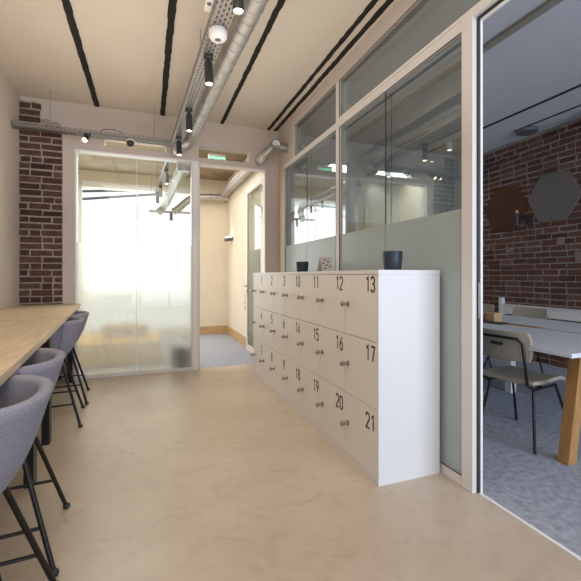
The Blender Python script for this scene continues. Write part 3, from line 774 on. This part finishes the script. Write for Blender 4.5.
# sockets / small hook on back glazing
# ------------------------------------------------------------------ meeting room
TX0, TX1, TY0, TY1 = 2.43, 4.10, 1.61, 4.6
t = thing('meeting_table', 'large white meeting table with slanted oak legs and cable channel', 'table', (3.36, 3.1, 0))
box('tabletop', 'tabletop', TX0, 3.33, TY0, TY1, .712, .74, t, bevel=.002)
box('tabletop', 'tabletop', 3.40, TX1, TY0, TY1, .712, .74, t, bevel=.002)
box('cable_channel', 'tableleg', 3.30, 3.40, 2.5, TY1, .7405, .743, t)
box('cable_lid', 'blackmetal', 3.335, 3.395, TY0, 2.5, .715, .733, t)
def slanted(x0, y0, x1, y1, s=.038):
    b = MB(); q = []
    for (x, y, z) in ((x0, y0, 0), (x1, y1, .712)):
        q.append([b.bm.verts.new((x + a * s, y + c * s, z)) for a, c in ((-1, -1), (1, -1), (1, 1), (-1, 1))])
    b.bm.faces.new(q[0][::-1]); b.bm.faces.new(q[1])
    for i in range(4): b.bm.faces.new((q[0][i], q[0][(i + 1) % 4], q[1][(i + 1) % 4], q[1][i]))
    b.build('leg', 'tableleg', t, bevel=.004)
slanted(2.56, 1.73, 2.68, 1.73); slanted(3.97, 1.73, 3.85, 1.73); slanted(2.56, 4.45, 2.68, 4.45); slanted(3.97, 4.45, 3.85, 4.45)
box('crossbar', 'tableleg', 2.74, 3.79, 1.70, 1.76, .652, .711, t); box('crossbar', 'tableleg', 2.74, 3.79, 4.42, 4.48, .652, .711, t)
box('cable_riser', 'whiteplastic', 3.53, 3.60, 2.95, 3.02, 0, .712, t)
def make_chair():
    t = thing('meeting_chair', '', 'chair', (0, 0, 0), 'taupe chairs around the meeting table')
    # faces +x ; origin below the seat centre
    b = MB(); n = 13; rows_ = []
    for j in range(9):
        v = -1 + 2 * j / 8; r = []
        for i in range(n):
            u = i / (n - 1); x = -.21 + .47 * u
            w = .215 * (1 - .12 * u) * (1 - .12 * max(0, abs(u - .5) * 2 - .7))
            z = .472 + .012 * v * v - .03 * max(0, (u - .75) * 4) ** 2 * .8 + .02 * max(0, .25 - u)
            r.append((x, v * w, z))
        rows_.append(r)
    T = [[b.bm.verts.new((x, y, z)) for x, y, z in r] for r in rows_]; B = [[b.bm.verts.new((x, y, z - .028)) for x, y, z in r] for r in rows_]
    for G in (T, B):
        for j in range(8):
            for i in range(n - 1): b.bm.faces.new((G[j][i], G[j][i + 1], G[j + 1][i + 1], G[j + 1][i]))
    for j in range(8):
        for i in (0, n - 1): b.bm.faces.new((T[j][i], T[j + 1][i], B[j + 1][i], B[j][i]))
    for i in range(n - 1):
        for j in (0, 8): b.bm.faces.new((T[j][i], T[j][i + 1], B[j][i + 1], B[j][i]))
    b.build('seat', 'taupe', t, smooth=True, bevel=.006)
    b = MB(); m_ = 15; G = []
    for j in range(9):
        v = j / 8; z = .615 + .215 * v; r = []
        hw = .225 * (1 - .10 * (1 - v)) 
        for i in range(m_):
            u = -1 + 2 * i / (m_ - 1); sq = 1 - .10 * max(0, abs(v * 2 - 1) - .6) / .4
            r.append((-.235 - .055 * v + .035 * u * u, u * hw * sq, z))
        G.append(r)
    F = [[b.bm.verts.new(p) for p in r] for r in G]; K = [[b.bm.verts.new((x - .022, y, z)) for x, y, z in r] for r in G]
    for Q in (F, K):
        for j in range(8):
            for i in range(m_ - 1): b.bm.faces.new((Q[j][i], Q[j][i + 1], Q[j + 1][i + 1], Q[j + 1][i]))
    for j in range(8):
        for i in (0, m_ - 1): b.bm.faces.new((F[j][i], F[j + 1][i], K[j + 1][i], K[j][i]))
    for i in range(m_ - 1):
        for j in (0, 8): b.bm.faces.new((F[j][i], F[j][i + 1], K[j][i + 1], K[j][i]))
    bk = b.build('backrest', 'taupe', t, smooth=True, bevel=.007)
    b = MB(); b.tube([(-.298, -.04, .735), (-.302, -.0, .735), (-.298, .04, .735)], .011, 8); b.build('grip_slot', 'black', bk)
    # back hoop behind the backrest, continuing down under the seat
    b = MB(); pts = [(-.15, -.17, .425), (-.24, -.18, .46), (-.272, -.185, .60), (-.298, -.18, .755), (-.312, -.15, .785), (-.322, 0, .788), (-.312, .15, .785), (-.298, .18, .755), (-.272, .185, .60), (-.24, .18, .46), (-.15, .17, .425)]
    b.tube(pts, .010, 10); b.build('back_hoop', 'blackmetal', t, smooth=True)
    b = MB(); b.tube([(-.15, -.17, .415), (.18, -.15, .405)], .009, 8); b.tube([(-.15, .17, .415), (.18, .15, .405)], .009, 8); b.tube([(-.0, -.16, .41), (0, .16, .41)], .009, 8); b.build('seat_frame', 'blackmetal', t, smooth=True)
    for sx, x0, x1 in ((-1, -.13, -.21), (1, .16, .31)):
        for sy in (-1, 1):
            b = MB(); b.tube([(x0, sy * .16, .415), (x1, sy * .215, .0)], .010, 10); b.build('leg', 'blackmetal', t, smooth=True)
    return t
ch = make_chair()
for i, (x, y, r, lab) in enumerate((
        (2.65, 2.13, 9, 'taupe meeting chair nearest the doorway, its back to the glass partition'),
        (4.06, 3.34, 182, 'taupe chair on the far side of the white table, beside the brick wall'),
        (4.08, 4.10, 176, 'taupe chair at the far corner of the white table, behind the cardboard boxes'))):
    o = ch if i == 0 else copy_tree(ch)
    o.location = (x, y, 0); o.rotation_euler = (0, 0, radians(r)); o['label'] = lab
tag(box('cardboard_box', 'box', 3.33, 3.44, 2.98, 3.08, .744, .832, bevel=.002), 'small brown box on the meeting table, right one of two', 'box', 'small boxes on the meeting table')
tag(box('cardboard_box', 'box', 3.30, 3.41, 3.13, 3.24, .744, .829, bevel=.002), 'small brown box on the meeting table, left one against the door frame', 'box', 'small boxes on the meeting table')
tag(box('tray', 'black', 3.20, 3.32, 2.80, 3.10, .744, .755, bevel=.003), 'flat black tray lying beside the small brown boxes', 'tray')
t = thing('wall_trunking', 'white cable trunking running low along the brick wall', 'trunking', (XB, 2.5, .66))
box('channel', 'whiteplastic', XB - .06, XB - .008, .5, 4.40, .64, .77, t); box('ledge', 'whiteplastic', XB - .075, XB - .008, .5, 4.40, .77, .785, t)
t = tag(box('white_upright', 'whiteplastic', XB - .07, XB - .008, 4.405, 4.46, .0, .88), 'short white upright panel at the end of the wall trunking', 'upright')
def hexagon(y, z, R, m, label):
    b = MB(); b.prism([(y + R * cos(radians(a) + .05), z + R * sin(radians(a) + .05) * .98) for a in range(0, 360, 60)], 'x', XB - .035, XB - .01)
    tag(b.build('acoustic_panel', m, bevel=.003), label, 'wall panel', 'hexagonal panels on the brick wall')
hexagon(4.39, 2.24, .375, 'hexrust', 'dark rust hexagonal felt panel on the brick wall')
hexagon(3.64, 2.28, .375, 'hexgrey', 'grey hexagonal felt panel on the brick wall')
t = thing('wall_bracket_lamp', 'black bracket lamp with brass tip between the two hexagon panels', 'lamp', (XB, 4.1, 2.0))
b = MB(); b.tube([(XB - .13, 4.10, 1.93), (XB - .13, 4.10, 2.12)], .035, 20); b.build('candle_tube', 'black', t, smooth=True)
b = MB(); b.lathe([(0, 0), (.02, 0), (.024, .02), (.014, .045), (0, .055)], (XB - .13, 4.10, 2.12), 20); b.build('tip', 'box', t, smooth=True)
b = MB(); b.tube([(XB - .13, 4.10, 2.03), (XB - .07, 4.05, 2.03), (XB - .03, 4.0, 2.03)], .012, 10); b.build('arm', 'black', t, smooth=True)
b = MB(); b.box(XB - .045, XB - .006, 3.96, 4.03, 1.95, 2.08); b.build('wall_plate', 'black', t, bevel=.004)
for y, z, s, lab in ((4.33, 1.61, .08, 'dusky square wall plate below the rust hexagon'), (3.55, 1.68, .1, 'dusky square wall plate below the grey hexagon'), (3.30, 1.46, .13, 'dusky square wall plate cut by the right edge')):
    tag(box('wall_plate', 'plate', XB - .016, XB - .003, y - s / 2, y + s / 2, z - s / 2, z + s / 2, bevel=.002), lab, 'wall plate', 'wall plates on the brick wall')
t = thing('ceiling_speaker', 'round dark grey ceiling fixture close to the brick wall', 'ceiling fixture', (4.88, 3.83, CEIL))
b = MB(); b.lathe([(0, 0), (.12, 0), (.135, -.02), (.13, -.05), (.10, -.06), (0, -.06)], (4.88, 3.83, CEIL), 36); b.build('housing', 'screen', t, smooth=True)
b = MB(); b.lathe([(.095, -.060), (.10, -.064), (.07, -.066), (0, -.068)], (4.88, 3.83, CEIL), 36); b.build('grille', 'screen', t, smooth=True)
t = thing('wall_speaker', 'black box high up where brick meets ceiling at right edge', 'speaker', (5.0, 3.1, 3.1))
box('cabinet', 'black', 4.92, 5.08, 2.95, 3.10, 3.02, 3.18, t, bevel=.006); box('bracket', 'black', 5.08, XB - .009, 3.0, 3.05, 3.08, 3.12, t)
for x, y, zt, lab in ((4.27, 4.62, CEIL, 'white cylinder downlight fixed to the meeting room ceiling, seen through the partition'), (3.27, 4.93, 2.86, 'white cylinder downlight hanging on a rod, seen beside the black glass joint')):
    t = thing('downlight', lab, 'downlight', (x, y, zt), 'cylinder downlights in the meeting room')
    b = MB(); b.lathe([(0, 0), (.045, 0), (.045, -.12), (.04, -.12), (.038, -.11), (0, -.11)], (x, y, zt), 24); b.build('housing', 'whiteplastic', t, smooth=True)
    b = MB(); b.lathe([(0, 0), (.036, 0), (.03, -.006), (0, -.007)], (x, y, zt - .11), 24); b.build('lamp', 'lampglow_cool', t, smooth=True)
    if zt < CEIL: b = MB(); b.tube([(x, y, zt), (x, y, CEIL - .001)], .005, 8); b.build('rod', 'whiteplastic', t)
    l = bpy.data.lights.new('downlight', 'SPOT'); l.energy = 11; l.color = (1, .95, .88); l.spot_size = radians(140); l.spot_blend = .8; l.shadow_soft_size = .04
    lo = bpy.data.objects.new('downlight_beam', l); col.objects.link(lo); lo.parent = t; lo.location = (0, 0, -.13)
# end-wall panelling seen through the partition
struct(box('trim_19', 'beamtan', 2.80, 3.45, BW, BW + .03, 1.75, 2.02))
for i, x in enumerate((2.93, 3.12)): struct(box('trim_%d' % (20 + i), 'white', x - .04 + i * .015, x + .04 - i * .015, BW + .005, BW + .03, 0, 2.25))
